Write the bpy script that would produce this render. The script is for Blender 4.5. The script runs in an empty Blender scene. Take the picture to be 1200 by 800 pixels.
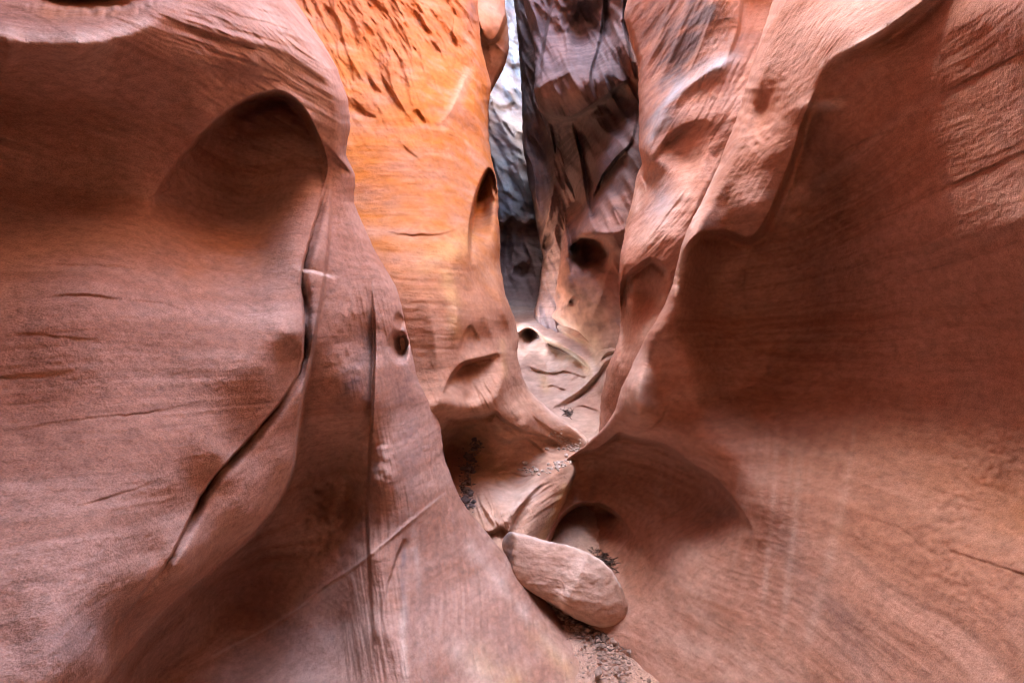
import bpy, math, random
import numpy as np

# ------------------------------------------------------------------ camera, sky, sun, exposure
F = 667.0                      # focal length in photo pixels (20 mm on 36 mm)
PITCH = math.radians(6.0)      # looking slightly down
EYE = np.array([0.0, 0.0, 1.6])
scene = bpy.context.scene
cam_d = bpy.data.cameras.new("camera")
cam_d.sensor_width = 36.0
cam_d.lens = 36.0 * F / 1200.0
cam_d.clip_start = 0.02
cam_d.clip_end = 500.0
cam = bpy.data.objects.new("camera", cam_d)
cam.location = EYE
cam.rotation_euler = (math.radians(90) - PITCH, 0, 0)
scene.collection.objects.link(cam)
scene.camera = cam

SUN_ELEV, SUN_AZ = 62.0, -70.0          # azimuth from +Y towards +X (negative = over the left rim)
world = bpy.data.worlds.new("World")
scene.world = world
world.use_nodes = True
wn = world.node_tree.nodes
sky = wn.new("ShaderNodeTexSky")
sky.sky_type = 'NISHITA'
sky.sun_disc = False
sky.sun_elevation = math.radians(SUN_ELEV)
sky.sun_rotation = math.radians(SUN_AZ)
sky.air_density = 1.0
sky.dust_density = 2.0
sky.ozone_density = 1.0
bg = wn["Background"]
bg.inputs["Strength"].default_value = 0.15
world.node_tree.links.new(sky.outputs[0], bg.inputs[0])

sun_d = bpy.data.lights.new("sun", 'SUN')
sun_d.energy = 4.0
sun_d.angle = math.radians(0.5)
sun_d.color = (1.0, 0.95, 0.87)
sun = bpy.data.objects.new("sun", sun_d)
_e, _a = math.radians(SUN_ELEV), math.radians(SUN_AZ)
from mathutils import Vector
_dir = Vector((math.cos(_e) * math.sin(_a), math.cos(_e) * math.cos(_a), math.sin(_e)))
sun.rotation_euler = _dir.to_track_quat('Z', 'Y').to_euler()
sun.location = (0, 0, 20)
scene.collection.objects.link(sun)

vs = scene.view_settings
vs.view_transform = 'Standard'
vs.look = 'None'
vs.exposure = 5.7
vs.gamma = 1.0
scene.cycles.max_bounces = 7
scene.cycles.diffuse_bounces = 5
scene.cycles.glossy_bounces = 3
scene.cycles.use_denoising = True
scene.cycles.filter_width = 1.0

# ------------------------------------------------------------------ numpy helpers
RNG = np.random.RandomState(7)
_perm = RNG.permutation(256)
_perm = np.concatenate([_perm, _perm, _perm])
_grad = RNG.normal(size=(256, 3))
_grad /= np.linalg.norm(_grad, axis=1)[:, None]


def noise3(x, y, z):
    x, y, z = np.broadcast_arrays(x, y, z)
    xi, yi, zi = np.floor(x).astype(int), np.floor(y).astype(int), np.floor(z).astype(int)
    xf, yf, zf = x - xi, y - yi, z - zi
    u, v, w = [t * t * t * (t * (t * 6 - 15) + 10) for t in (xf, yf, zf)]
    xi, yi, zi = xi & 255, yi & 255, zi & 255

    def g(a, b, c):
        h = _perm[_perm[_perm[(xi + a) & 255] + ((yi + b) & 255)] + ((zi + c) & 255)]
        gr = _grad[h]
        return gr[..., 0] * (xf - a) + gr[..., 1] * (yf - b) + gr[..., 2] * (zf - c)
    x00 = g(0, 0, 0) * (1 - u) + g(1, 0, 0) * u
    x10 = g(0, 1, 0) * (1 - u) + g(1, 1, 0) * u
    x01 = g(0, 0, 1) * (1 - u) + g(1, 0, 1) * u
    x11 = g(0, 1, 1) * (1 - u) + g(1, 1, 1) * u
    return 1.5 * ((x00 * (1 - v) + x10 * v) * (1 - w) + (x01 * (1 - v) + x11 * v) * w)


def fbm(x, y, z, octv=4, gain=0.5):
    s, a = 0.0, 1.0
    for k in range(octv):
        s = s + a * noise3(x + 17.3 * k, y - 9.1 * k, z + 4.7 * k)
        x, y, z, a = x * 2.03, y * 2.03, z * 2.03, a * gain
    return s


def sstep(a, b, x):
    t = np.clip((x - a) / (b - a), 0, 1)
    return t * t * (3 - 2 * t)


def tps(c):
    """thin plate spline through control points (u, v, value)"""
    c = np.array(c, float)
    p = c[:, :2] / 100.0
    n = len(p)
    r2 = ((p[:, None] - p[None]) ** 2).sum(-1)
    K = 0.5 * r2 * np.log(r2 + 1e-12) + np.eye(n) * 0.002
    P = np.hstack([np.ones((n, 1)), p])
    A = np.zeros((n + 3, n + 3))
    A[:n, :n], A[:n, n:], A[n:, :n] = K, P, P.T
    return p, A, c[:, 2]


def tps_solve(c, vals):
    p, A, _ = tps(c)
    n = len(p)
    sol = np.linalg.solve(A, np.concatenate([vals, np.zeros(3)]))

    def f(u, v):
        uu, vv = u.ravel() / 100.0, v.ravel() / 100.0
        out = sol[n] + sol[n + 1] * uu + sol[n + 2] * vv
        for k in range(n):
            r2 = (uu - p[k, 0]) ** 2 + (vv - p[k, 1]) ** 2
            out = out + sol[k] * 0.5 * r2 * np.log(r2 + 1e-12)
        return out.reshape(u.shape)
    return f


def resample(pts, step=4.0):
    """Catmull-Rom through rows of pts (first two columns positions, rest carried along)"""
    pts = np.array(pts, float)
    ext = np.vstack([2 * pts[0] - pts[1], pts, 2 * pts[-1] - pts[-2]])
    out = []
    for i in range(1, len(ext) - 2):
        a, b, c, d = ext[i - 1], ext[i], ext[i + 1], ext[i + 2]
        n = max(2, int(np.linalg.norm((c - b)[:2]) / step))
        for t in np.arange(n) / n:
            out.append(0.5 * (2 * b + (c - a) * t + (2 * a - 5 * b + 4 * c - d) * t * t + (3 * b - a - 3 * c + d) * t ** 3))
    out.append(pts[-1])
    return np.array(out)


def line_dist(u, v, P):
    """distance, signed side (+ = right hand of travel on screen) and carried columns at the nearest point"""
    sh = u.shape
    u, v = u.ravel(), v.ravel()
    best = np.full(u.shape, 1e18)
    side = np.zeros(u.shape)
    carr = np.zeros((u.size, P.shape[1] - 2)) if P.shape[1] > 2 else None
    wsum = np.zeros(u.shape)
    for i in range(len(P) - 1):
        a, b = P[i], P[i + 1]
        ex, ey = b[0] - a[0], b[1] - a[1]
        L2 = ex * ex + ey * ey + 1e-12
        t = np.clip(((u - a[0]) * ex + (v - a[1]) * ey) / L2, 0, 1)
        dx, dy = u - a[0] - t * ex, v - a[1] - t * ey
        d2 = dx * dx + dy * dy
        m = d2 < best
        best[m] = d2[m]
        side[m] = ((ex * dy - ey * dx) / (math.sqrt(L2) * (np.sqrt(d2) + 1e-9)))[m]
        if carr is not None:
            wt = 1.0 / (d2 + 1.0) ** 2
            wsum += wt
            carr += wt[:, None] * (a[2:] + t[:, None] * (b[2:] - a[2:]))
    d = np.sqrt(best).reshape(sh)
    if carr is not None:
        carr = carr / wsum[:, None]
    return d, np.clip(side, -1, 1).reshape(sh), (carr.reshape(sh + (-1,)) if carr is not None else None)


# relief stamps, in metres of depth, positions as photo pixels on that wall
def lip(pts, w1=3.0, w2=60.0, back=0.0, wb=15.0, expo=1.3):
    """overhanging edge along pts (u, v, amount): the right-hand side of travel is cut back below it"""
    P = resample(pts)
    if w2 < 16:                                   # cracks are never clean curves
        k_ = P[0, 0] * 0.37 + P[0, 1]
        P[:, 0] += 1.6 * noise3(P[:, 0] * .09, P[:, 1] * .09, k_)
        P[:, 1] += 1.6 * noise3(P[:, 0] * .09, P[:, 1] * .09, k_ + 9.5)
        P[:, 2] *= np.clip(.95 + .5 * noise3(P[:, 0] * .025, P[:, 1] * .025, k_ + 3.1), 0.3, 2)
    ext = 3.2 * w2 + 3 * wb

    gu = np.arange(P[:, 0].min() - ext, P[:, 0].max() + ext + 1)
    gv = np.arange(P[:, 1].min() - ext, P[:, 1].max() + ext + 1)
    gu, gv = gu[(gu > -90) & (gu < 1290)], gv[(gv > -175) & (gv < 880)]
    UU, VV = np.meshgrid(gu, gv)
    d, sd, c = line_dist(UU, VV, P)
    A = c[..., 0]
    sw = np.abs(sd) ** 0.6                        # fades beyond the ends of the edge
    r = np.where(sd > 0, A * (1 - np.exp(-(d / w1) ** 2)) * np.exp(-(d / w2) ** expo) - back * A * np.exp(-d / w1), -back * A * np.exp(-(d / wb))) * sw
    sg = max(1.5, w2 * .16)                       # away from the edge the hollow is smooth
    b = blur(r, sg) if sg < 4 else np.repeat(np.repeat(blur(r[::2, ::2], sg / 2), 2, 0), 2, 1)[:r.shape[0], :r.shape[1]]
    b = blur(b, 1.5)
    k = sstep(sg * 1.2, sg * 3.2, d)
    r = r * (1 - k) + b * k

    def f(u, v):
        x, y = np.clip(u - gu[0], 0, len(gu) - 1.001), np.clip(v - gv[0], 0, len(gv) - 1.001)
        xi, yi = x.astype(int), y.astype(int)
        xf, yf = x - xi, y - yi
        o = (r[yi, xi] * (1 - xf) + r[yi, xi + 1] * xf) * (1 - yf) + (r[yi + 1, xi] * (1 - xf) + r[yi + 1, xi + 1] * xf) * yf
        return np.where((u < gu[0]) | (u > gu[-1]) | (v < gv[0]) | (v > gv[-1]), 0.0, o)
    return f


def blur(a, sg):
    n = int(sg * 3) + 1
    k = np.exp(-.5 * (np.arange(-n, n + 1) / sg) ** 2)
    k /= k.sum()
    for ax in (0, 1):
        p = np.pad(a, [(n, n) if i == ax else (0, 0) for i in (0, 1)], mode='edge')
        L_ = a.shape[ax]
        a = sum(k[i] * (p[i:i + L_] if ax == 0 else p[:, i:i + L_]) for i in range(len(k)))
    return a


def pit(cu, cv, ru, rv, A, ang=0.0, p=4.0, n=2.0):
    ca, sa = math.cos(math.radians(ang)), math.sin(math.radians(ang))

    def f(u, v):
        x, y = (u - cu), (v - cv)
        a, b = (x * ca + y * sa) / ru, (-x * sa + y * ca) / rv
        wob = 1 + 0.16 * noise3(u * 0.11, v * 0.11, cu * 0.7 + cv)
        q = (np.abs(a) ** n + np.abs(b) ** n) ** (1 / n) * wob
        return A * np.exp(-np.clip(q, 0, 6) ** p * 0.7)
    f.extra = True
    return f


def ridge(pts, w):
    """raised (positive amount = nearer) rounded ridge along pts (u, v, amount)"""
    P = resample(pts)

    def f(u, v):
        o = np.zeros(u.shape)
        ext = 4 * w
        m = (u > P[:, 0].min() - ext) & (u < P[:, 0].max() + ext) & (v > P[:, 1].min() - ext) & (v < P[:, 1].max() + ext)
        if m.any():
            d, s, c = line_dist(u[m], v[m], P)
            o[m] = -c[:, 0] * np.exp(-(d / w) ** 1.6)
        return o
    f.extra = True
    return f


def flow(ang, fa, fc, amp, mask=None, seed=0.0, ridged=False, octv=3):
    """fluting / lamination: noise drawn out along the direction ang (degrees on the wall, clockwise from right)"""
    ca, sa = math.cos(math.radians(ang)), math.sin(math.radians(ang))

    def f(u, v):
        a, c = u * ca + v * sa, -u * sa + v * ca
        c = c + 14 * noise3(a * .008, c * .012, seed + 3)
        n = fbm(a * fa, c * fc, seed, octv, .55)
        if ridged:
            n = 0.6 - np.abs(n) * 2.0
        return -amp * n * (1.0 if mask is None else mask(u, v))
    f.extra = True
    return f


def blob(cu, cv, ru, rv, k=1.0):
    return lambda u, v: k * np.exp(-((u - cu) / ru) ** 2 - ((v - cv) / rv) ** 2)


def streak(pts, w):
    """mask 0..1 along pts (u, v, strength)"""
    P = resample(pts)

    def f(u, v):
        o = np.zeros(u.shape)
        ext = 4 * w
        m = (u > P[:, 0].min() - ext) & (u < P[:, 0].max() + ext) & (v > P[:, 1].min() - ext) & (v < P[:, 1].max() + ext)
        if m.any():
            d, s, c = line_dist(u[m], v[m], P)
            o[m] = c[:, 0] * np.exp(-(d / w) ** 2)
        return o
    return f


def to_world(u, v, d):
    x = (u - 600.0) / F * d
    yc = -(v - 400.0) / F * d
    y = d * math.cos(PITCH) + yc * math.sin(PITCH)
    z = -d * math.sin(PITCH) + yc * math.cos(PITCH)
    return np.stack([EYE[0] + x, EYE[1] + y, EYE[2] + z], -1)


def curve_u(pts):
    P = np.array(pts, float)
    vs_ = np.arange(P[0, 1], P[-1, 1] + 1, 1.0)
    # monotone-ish cubic: smooth a dense linear interpolation
    u = np.interp(vs_, P[:, 1], P[:, 0])
    k = np.exp(-0.5 * (np.arange(-12, 13) / 4.0) ** 2)
    k /= k.sum()
    up = np.pad(u, 12, mode='edge')
    u2 = np.convolve(up, k, mode='valid')
    return lambda v: np.interp(v, vs_, u2)


def add_mesh(name, V, faces, mat, attrs=None, parent=None, smooth=True):
    me = bpy.data.meshes.new(name)
    V = np.asarray(V, np.float32).reshape(-1, 3)
    fa = np.asarray(faces, np.int32)
    n = fa.shape[1]
    me.vertices.add(len(V))
    me.vertices.foreach_set("co", V.ravel())
    me.loops.add(fa.size)
    me.loops.foreach_set("vertex_index", fa.ravel())
    me.polygons.add(len(fa))
    me.polygons.foreach_set("loop_start", np.arange(0, fa.size, n, dtype=np.int32))
    me.polygons.foreach_set("loop_total", np.full(len(fa), n, np.int32))
    me.update(calc_edges=True)
    me.validate()
    me.polygons.foreach_set("use_smooth", np.full(len(me.polygons), smooth))
    if attrs is not None:
        at = me.attributes.new("rock", 'FLOAT_COLOR', 'POINT')
        c4 = np.ones((len(V), 4), np.float32)
        c4[:, :3] = attrs.reshape(-1, 3)
        at.data.foreach_set("color", c4.ravel())
    me.materials.append(mat)
    o = bpy.data.objects.new(name, me)
    scene.collection.objects.link(o)
    o.parent = parent
    return o


def grid_faces(nr, nc, flip=False):
    i = np.arange(nr * nc).reshape(nr, nc)
    q = np.stack([i[:-1, :-1], i[:-1, 1:], i[1:, 1:], i[1:, :-1]], -1).reshape(-1, 4)
    return q[:, ::-1] if flip else q


# ------------------------------------------------------------------ materials
PAL = {}
STAINS_AND_SHADING = {"ochre": (0.40, 0.145, 0.024), "pale": (0.60, 0.46, 0.37), "yellow": (0.50, 0.31, 0.13), "red": (0.31, 0.125, 0.07),
          "varnish": (0.112, 0.09, 0.092), "rose": (0.29, 0.16, 0.12), "blue": (0.30, 0.335, 0.36)}  # mineral tones; pale and red also paint in some light and shade


def sandstone(name, c_lo, c_hi, grain=1.0, rough_bump=1.0, stripes=1.0):
    """node material: rock colour (beds, laminae, stains, some painted light and shade) carried per vertex, sand grain and fine pitting from noise nodes"""
    m = bpy.data.materials.new(name)
    m.use_nodes = True
    nt = m.node_tree
    N, L = nt.nodes, nt.links
    bsdf = N["Principled BSDF"]
    bsdf.inputs["Roughness"].default_value = 0.88
    bsdf.inputs["Specular IOR Level"].default_value = 0.25
    tc = N.new("ShaderNodeTexCoord")
    at = N.new("ShaderNodeAttribute")
    at.attribute_name = "rock"

    def noise(scale, detail, rough):
        n = N.new("ShaderNodeTexNoise")
        n.inputs["Scale"].default_value = scale
        n.inputs["Detail"].default_value = detail
        n.inputs["Roughness"].default_value = rough
        L.new(tc.outputs["Object"], n.inputs["Vector"])
        return n.outputs[0]
    fine = noise(240.0, 2.0, 0.7)
    pits = noise(55.0, 3.0, 0.65)
    mr = N.new("ShaderNodeMapRange")
    mr.inputs["From Min"].default_value, mr.inputs["From Max"].default_value = 0.3, 0.7
    mr.inputs["To Min"].default_value, mr.inputs["To Max"].default_value = 1.0 - 0.26 * grain, 1.0 + 0.20 * grain
    L.new(fine, mr.inputs["Value"])
    mx = N.new("ShaderNodeVectorMath")
    mx.operation = 'SCALE'
    L.new(at.outputs["Color"], mx.inputs[0])
    L.new(mr.outputs[0], mx.inputs["Scale"])
    L.new(mx.outputs[0], bsdf.inputs["Base Color"])
    ad = N.new("ShaderNodeMath")
    ad.operation = 'MULTIPLY_ADD'
    L.new(pits, ad.inputs[0])
    ad.inputs[1].default_value = 1.6 * rough_bump
    L.new(fine, ad.inputs[2])
    b = N.new("ShaderNodeBump")
    b.inputs["Strength"].default_value = 0.5
    b.inputs["Distance"].default_value = 0.0038 * (0.5 + 0.5 * grain)
    L.new(ad.outputs[0], b.inputs["Height"])
    L.new(b.outputs[0], bsdf.inputs["Normal"])
    PAL[m.name] = (np.array(c_lo), np.array(c_hi), stripes)
    return m


def bedding(P):
    x, y, z = P[..., 0], P[..., 1], P[..., 2]
    return z + 0.10 * y - 0.04 * x + 0.09 * noise3(x * 0.9, y * 0.9, z * 0.9) + 0.02 * noise3(x * 3.1, y * 3.1, z * 3.1)


def rock_colour(P, mat, masks, S=1.0):
    lo, hi, stripes = PAL[mat.name]
    x, y, z = P[..., 0] / S, P[..., 1] / S, P[..., 2] / S
    wz = bedding(P) / S

    def mixc(c, k, col):
        k = np.clip(k, 0, 1)[..., None]
        return c * (1 - k) + np.array(col) * k
    beds = sstep(-.35, .35, fbm(x * .5, y * .5, wz * 5.5, 4, .6))
    c = lo + (hi - lo) * beds[..., None]
    lam = fbm(x * .6, y * .6, wz * 52, 3, .65)
    zone = sstep(-.25, .45, fbm(x * 1.3 + 3, y * 1.3, z * 1.9, 2))
    c = mixc(c, sstep(.12, .55, lam) * zone * .45 * stripes, hi * 1.22)
    c = mixc(c, sstep(-.12, -.55, lam) * zone * .45 * stripes, lo * .62)
    hair = 1 - np.abs(noise3(x * .7, y * .7, wz * 21 + 7.7)) * 16          # thin dark bedding partings
    c = mixc(c, np.clip(hair, 0, 1) * sstep(.1, .5, noise3(x * 1.1, y * 1.1, z * 2 + 4)) * .5 * stripes, lo * .45)
    bl = fbm(x * 2.3 + 9, y * 2.3, z * 2.3, 4, .6)
    c = mixc(c, sstep(.05, .6, bl) * .35, hi * np.array((1.02, 1.08, 1.14)))
    c = mixc(c, sstep(-.1, -.65, bl) * .18, lo * .8)
    spk = fbm(x * 30, y * 30, z * 46, 3, .7)
    c = c * (1 + .22 * np.clip(spk, -1, 1))[..., None]
    brk = np.clip(.74 + .6 * fbm(x * 7, y * 7, wz * 16, 3, .6), 0, 1.25)
    for nm in ("rose", "ochre", "pale", "yellow", "red", "varnish", "blue"):
        a = (masks or {}).get(nm)
        if a is not None and a.max() > 0:
            col = np.array(STAINS_AND_SHADING[nm]) * (1 + .15 * np.clip(spk + lam * .6, -1, 1))[..., None]
            k = np.clip(a * brk, 0, 1)[..., None]
            c = c * (1 - k) + col * k
    return np.clip(c, 0.01, .9)


MAT_NEAR = sandstone("sandstone_rose", (0.315, 0.16, 0.106), (0.39, 0.23, 0.168), stripes=.6)
MAT_ORANGE = sandstone("sandstone_orange", (0.345, 0.175, 0.105), (0.41, 0.235, 0.15), stripes=0.6)
MAT_RIGHT = sandstone("sandstone_red", (0.31, 0.147, 0.092), (0.38, 0.208, 0.146), stripes=.65)
MAT_FAR = sandstone("sandstone_grey", (0.19, 0.115, 0.098), (0.28, 0.185, 0.158), stripes=1.0)
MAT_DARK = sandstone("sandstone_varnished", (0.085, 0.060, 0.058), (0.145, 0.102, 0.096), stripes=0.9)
MAT_FLOOR = sandstone("sandstone_floor", (0.345, 0.20, 0.138), (0.43, 0.285, 0.205), stripes=0.9)


# ------------------------------------------------------------------ wall builder
WALLS = {}


def wall(name, mat, side, contour, outer, ctrl, stamps=(), masks=None, v0=-60, v1=860, dv=1.25, du=1.3,
         roll=(14, 0.25), skirt=(1.5, 40), top=None, bottom=None, back=None, rough=1.0, rough_fn=None,
         label=None, lum=0.014):
    """One canyon wall: a relief (distance from EYE, metres) given by control points and stamps,
    ending on one side in a rounded edge that turns away and runs on backwards (skirt);
    top / bottom carry it on to the rim and below the ground, back carries it past the viewer."""
    cu, ou = curve_u(contour), curve_u(outer)
    sgn = 1.0 if side == 'L' else -1.0           # L: rock on the left, edge on its right
    rv = np.arange(v0, v1 + dv, dv)
    mx = np.abs(cu(rv) - ou(rv)).max()
    nc = int(mx / du) + 1
    s = np.linspace(0, 1, nc)
    s = 1 - (1 - s) ** 1.15
    edge = cu(rv) + 1.3 * noise3(rv * 0.035, 3.3, len(name)) + 0.7 * noise3(rv * 0.13, 8.3, len(name))
    U = ou(rv)[:, None] + (edge - ou(rv))[:, None] * s[None]
    Vv = np.repeat(rv[:, None], nc, 1)
    c = np.array(ctrl, float)
    res = c[:, 2].copy()
    for st in stamps:
        if not getattr(st, 'extra', False):
            res = res - st(c[:, 0], c[:, 1])
    base = tps_solve(ctrl, res)
    S = float(np.median(c[:, 2])) / 1.9          # relief and grain scale with the size of the wall

    def depth(u, v, detail=True):
        d = base(u, v)
        for st in stamps:
            d = d + st(u, v)
        if detail:
            P = to_world(u, v, d)
            x, y, z = P[..., 0], P[..., 1], P[..., 2]
            wz = bedding(P) / S
            x, y, z = x / S, y / S, z / S
            k = rough if rough_fn is None else rough * rough_fn(u, v)
            d = d + S * (lum * .9 * fbm(x * 1.6, y * 1.6, z * 2.6, 3) + 0.0028 * k * fbm(x * 1.2, y * 1.2, wz * 9, 3, .55)
                         + 0.0013 * k * fbm(x * 1.6, y * 1.6, wz * 40, 3, .6) + 0.0015 * k * fbm(x * 14, y * 14, z * 22, 3, .6)
                         + 0.0008 * k * fbm(x * 60, y * 60, z * 84, 2, .65))
        return d
    D = depth(U, Vv)
    t = np.abs(U - edge[:, None])
    w, q = roll
    ww = w if np.isscalar(w) else np.interp(rv, [a for a, _ in w], [b for _, b in w])[:, None]
    qq = q if np.isscalar(q) else np.interp(rv, [a for a, _ in q], [b for _, b in q])[:, None]
    tt = np.clip(1 - t / ww, 0, 1)
    D = D + qq * (1 - np.sqrt(np.clip(1 - tt ** 2.2, 0, 1)))
    # flank running away behind the edge
    ks = np.array([0.04, 0.12, 0.25, 0.45, 0.7, 1.0])
    Dl, Ul = D[:, -1:], U[:, -1:]
    U = np.hstack([U, Ul - sgn * ks[None] * skirt[1]])
    D = np.hstack([D, Dl + ks[None] * skirt[0]])
    Vx = np.hstack([Vv, np.repeat(Vv[:, :1], len(ks), 1)])
    P = to_world(U, Vx, D)
    A = {}
    for nm in ("rose", "ochre", "pale", "yellow", "red", "varnish", "blue"):
        a = np.zeros(U.shape)
        for f in (masks or {}).get(nm, ()):
            a = np.maximum(a, f(U, Vx))
        A[nm] = np.clip(a, 0, 1.2)

    def grow(blockP, where):
        nonlocal P
        if where == 'top':
            P = np.concatenate([blockP, P], 0)
        else:
            P = np.concatenate([P, blockP], 0)
        n = len(blockP)
        for k_ in A:
            a = A[k_]
            pad = np.repeat(a[:1] if where == 'top' else a[-1:], n, 0)
            A[k_] = np.concatenate([pad, a] if where == 'top' else [a, pad], 0)
    if top:
        rim, lean = top
        p0 = P[0]
        tk = np.linspace(1, 0, 40)[:-1]
        B = np.repeat(p0[None], len(tk), 0).copy()
        h = (rim - p0[:, 2])[None] * tk[:, None]
        B[..., 2] += h
        nn = fbm(B[..., 0] * 0.5 + 5, B[..., 1] * 0.5, B[..., 2] * 0.8, 3)
        ln = lean if np.isscalar(lean) else np.interp(h, [a for a, _ in lean], [b for _, b in lean])
        B[..., 0] += -sgn * (h * ln if np.isscalar(lean) else ln) + 0.35 * nn * np.clip(h, 0, 1)
        # unseen wall tops drawn together above the viewer to block sky light
        shut = sstep(2.3, 1.0, B[..., 1]) * sstep(2.5, 4.6, B[..., 2]) * 0.99
        B[..., 0] += (-sgn * 0.02 + 0.12 * nn - B[..., 0]) * shut
        grow(B, 'top')
    if bottom is not None:
        p0 = P[-1]
        tk = np.linspace(0, 1, 12)[1:]
        B = np.repeat(p0[None], len(tk), 0).copy()
        h = (np.minimum(bottom, p0[:, 2] - 0.05) - p0[:, 2])[None] * tk[:, None]
        B[..., 2] += h
        B[..., 0] += sgn * 0.35 * np.abs(h)
        grow(B, 'bottom')
    if back:
        tk = np.linspace(1, 0, 60)[:-1] ** 1.6
        p0 = P[:, 0]
        B = np.repeat(p0[:, None], len(tk), 1).copy()
        B[..., 1] -= back * tk[None]
        nn = fbm(B[..., 0] * 0.3, B[..., 1] * 0.5, B[..., 2] * 0.6, 3)
        B[..., 0] += 0.5 * nn * np.clip(tk * 3, 0, 1)[None] - sgn * 0.25 * tk[None]
        wgt = sstep(0.0, 0.22, tk)[None] * sstep(2.2, 4.5, B[..., 2]) * 0.99      # closed overhead, out of view, so light comes from ahead
        B[..., 0] += (-sgn * 0.04 + 0.12 * nn - B[..., 0]) * wgt
        P = np.concatenate([B, P], 1)
        for k_ in A:
            A[k_] = np.concatenate([np.repeat(A[k_][:, :1], len(tk), 1), A[k_]], 1)
    nr, ncol = P.shape[:2]
    o = add_mesh(name, P, grid_faces(nr, ncol, flip=(side == 'L')), mat, rock_colour(P, mat, A, S))
    o["kind"] = "structure"
    if label:
        o["label"] = label
    WALLS[name] = depth
    return o


# ================================================================== left side, near buttress and its column
A_EDGE = [(330, -60), (345, 0), (375, 45), (395, 80), (407, 115), (411, 150), (404, 180), (417, 206), (414, 238), (438, 290),
          (466, 338), (478, 390), (488, 440), (505, 475), (517, 500), (521, 540), (540, 585), (575, 630), (620, 680),
          (665, 735), (705, 775), (726, 800), (760, 860)]
A_OUT = [(-70, -60), (-70, 860)]
A_CTRL = [(-70, -60, 1.45), (100, -60, 1.62), (250, -60, 1.95), (330, -60, 2.35),
          (-70, 30, 1.07), (0, 42, 1.12), (90, 48, 1.19), (180, 22, 1.47), (0, 5, 1.42), (90, 5, 1.5), (200, -20, 1.68), (250, 30, 1.65), (300, 10, 1.88), (345, 10, 2.15),
          (-70, 120, 1.46), (0, 120, 1.57), (100, 130, 1.70), (200, 110, 1.72), (300, 70, 1.8), (370, 90, 2.12), (395, 130, 2.25),
          (-70, 220, 1.60), (0, 215, 1.73), (100, 220, 1.88), (170, 230, 1.91),
          (300, 165, 2.48), (340, 165, 2.46), (262, 205, 2.38), (300, 225, 2.46), (335, 230, 2.34), (215, 255, 2.08), (245, 295, 2.02), (300, 290, 2.16), (345, 295, 2.04),
          (-70, 340, 1.34), (0, 330, 1.42), (100, 330, 1.50), (200, 350, 1.68), (300, 360, 1.87),
          (-70, 450, 1.22), (0, 450, 1.31), (100, 450, 1.39), (200, 450, 1.54), (300, 430, 1.70), (345, 390, 1.83),
          (-70, 600, 1.07), (0, 600, 1.15), (100, 600, 1.22), (200, 570, 1.41), (260, 530, 1.55), (180, 650, 1.33),
          (-70, 750, .93), (0, 750, 1.02), (100, 730, 1.12), (-70, 860, .86), (0, 860, .94), (60, 860, 1.0),
          (322, 458, 1.80), (270, 518, 1.63), (232, 560, 1.51), (212, 600, 1.45), (343, 420, 1.90), (325, 92, 1.98), (285, 102, 1.88), (240, 130, 1.78),
          (342, 478, 1.92), (297, 535, 1.75), (256, 578, 1.60), (335, 540, 1.90), (290, 608, 1.72), (225, 672, 1.51), (364, 548, 2.56), (312, 640, 2.56), (252, 692, 2.42),
          # strip between the two edges
          (362, 380, 2.04), (348, 465, 1.94), (300, 560, 1.73), (240, 640, 1.53), (180, 700, 1.38), (120, 780, 1.20),
          # column and apron
          (390, 220, 2.45), (420, 270, 2.60), (400, 330, 2.35), (440, 380, 2.50), (385, 400, 2.22), (470, 400, 2.72),
          (395, 470, 2.32), (430, 470, 2.42), (470, 480, 2.55), (500, 490, 2.72),
          (370, 560, 2.62), (330, 640, 2.58), (250, 740, 2.40), (180, 800, 2.12), (410, 560, 2.68), (437, 560, 2.36), (480, 560, 2.45), (512, 560, 2.62),
          (405, 640, 2.50), (360, 720, 2.42), (435, 650, 2.26), (460, 650, 2.28), (510, 640, 2.42), (560, 640, 2.62),
          (310, 800, 2.18), (400, 730, 2.32), (440, 740, 2.06), (500, 720, 2.18), (570, 720, 2.38), (640, 730, 2.52),
          (400, 800, 2.06), (470, 800, 1.93), (540, 800, 2.06), (620, 800, 2.2), (690, 790, 2.36),
          (220, 860, 1.95), (360, 860, 1.84), (500, 860, 1.82), (640, 860, 2.05), (740, 860, 2.2)]
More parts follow.
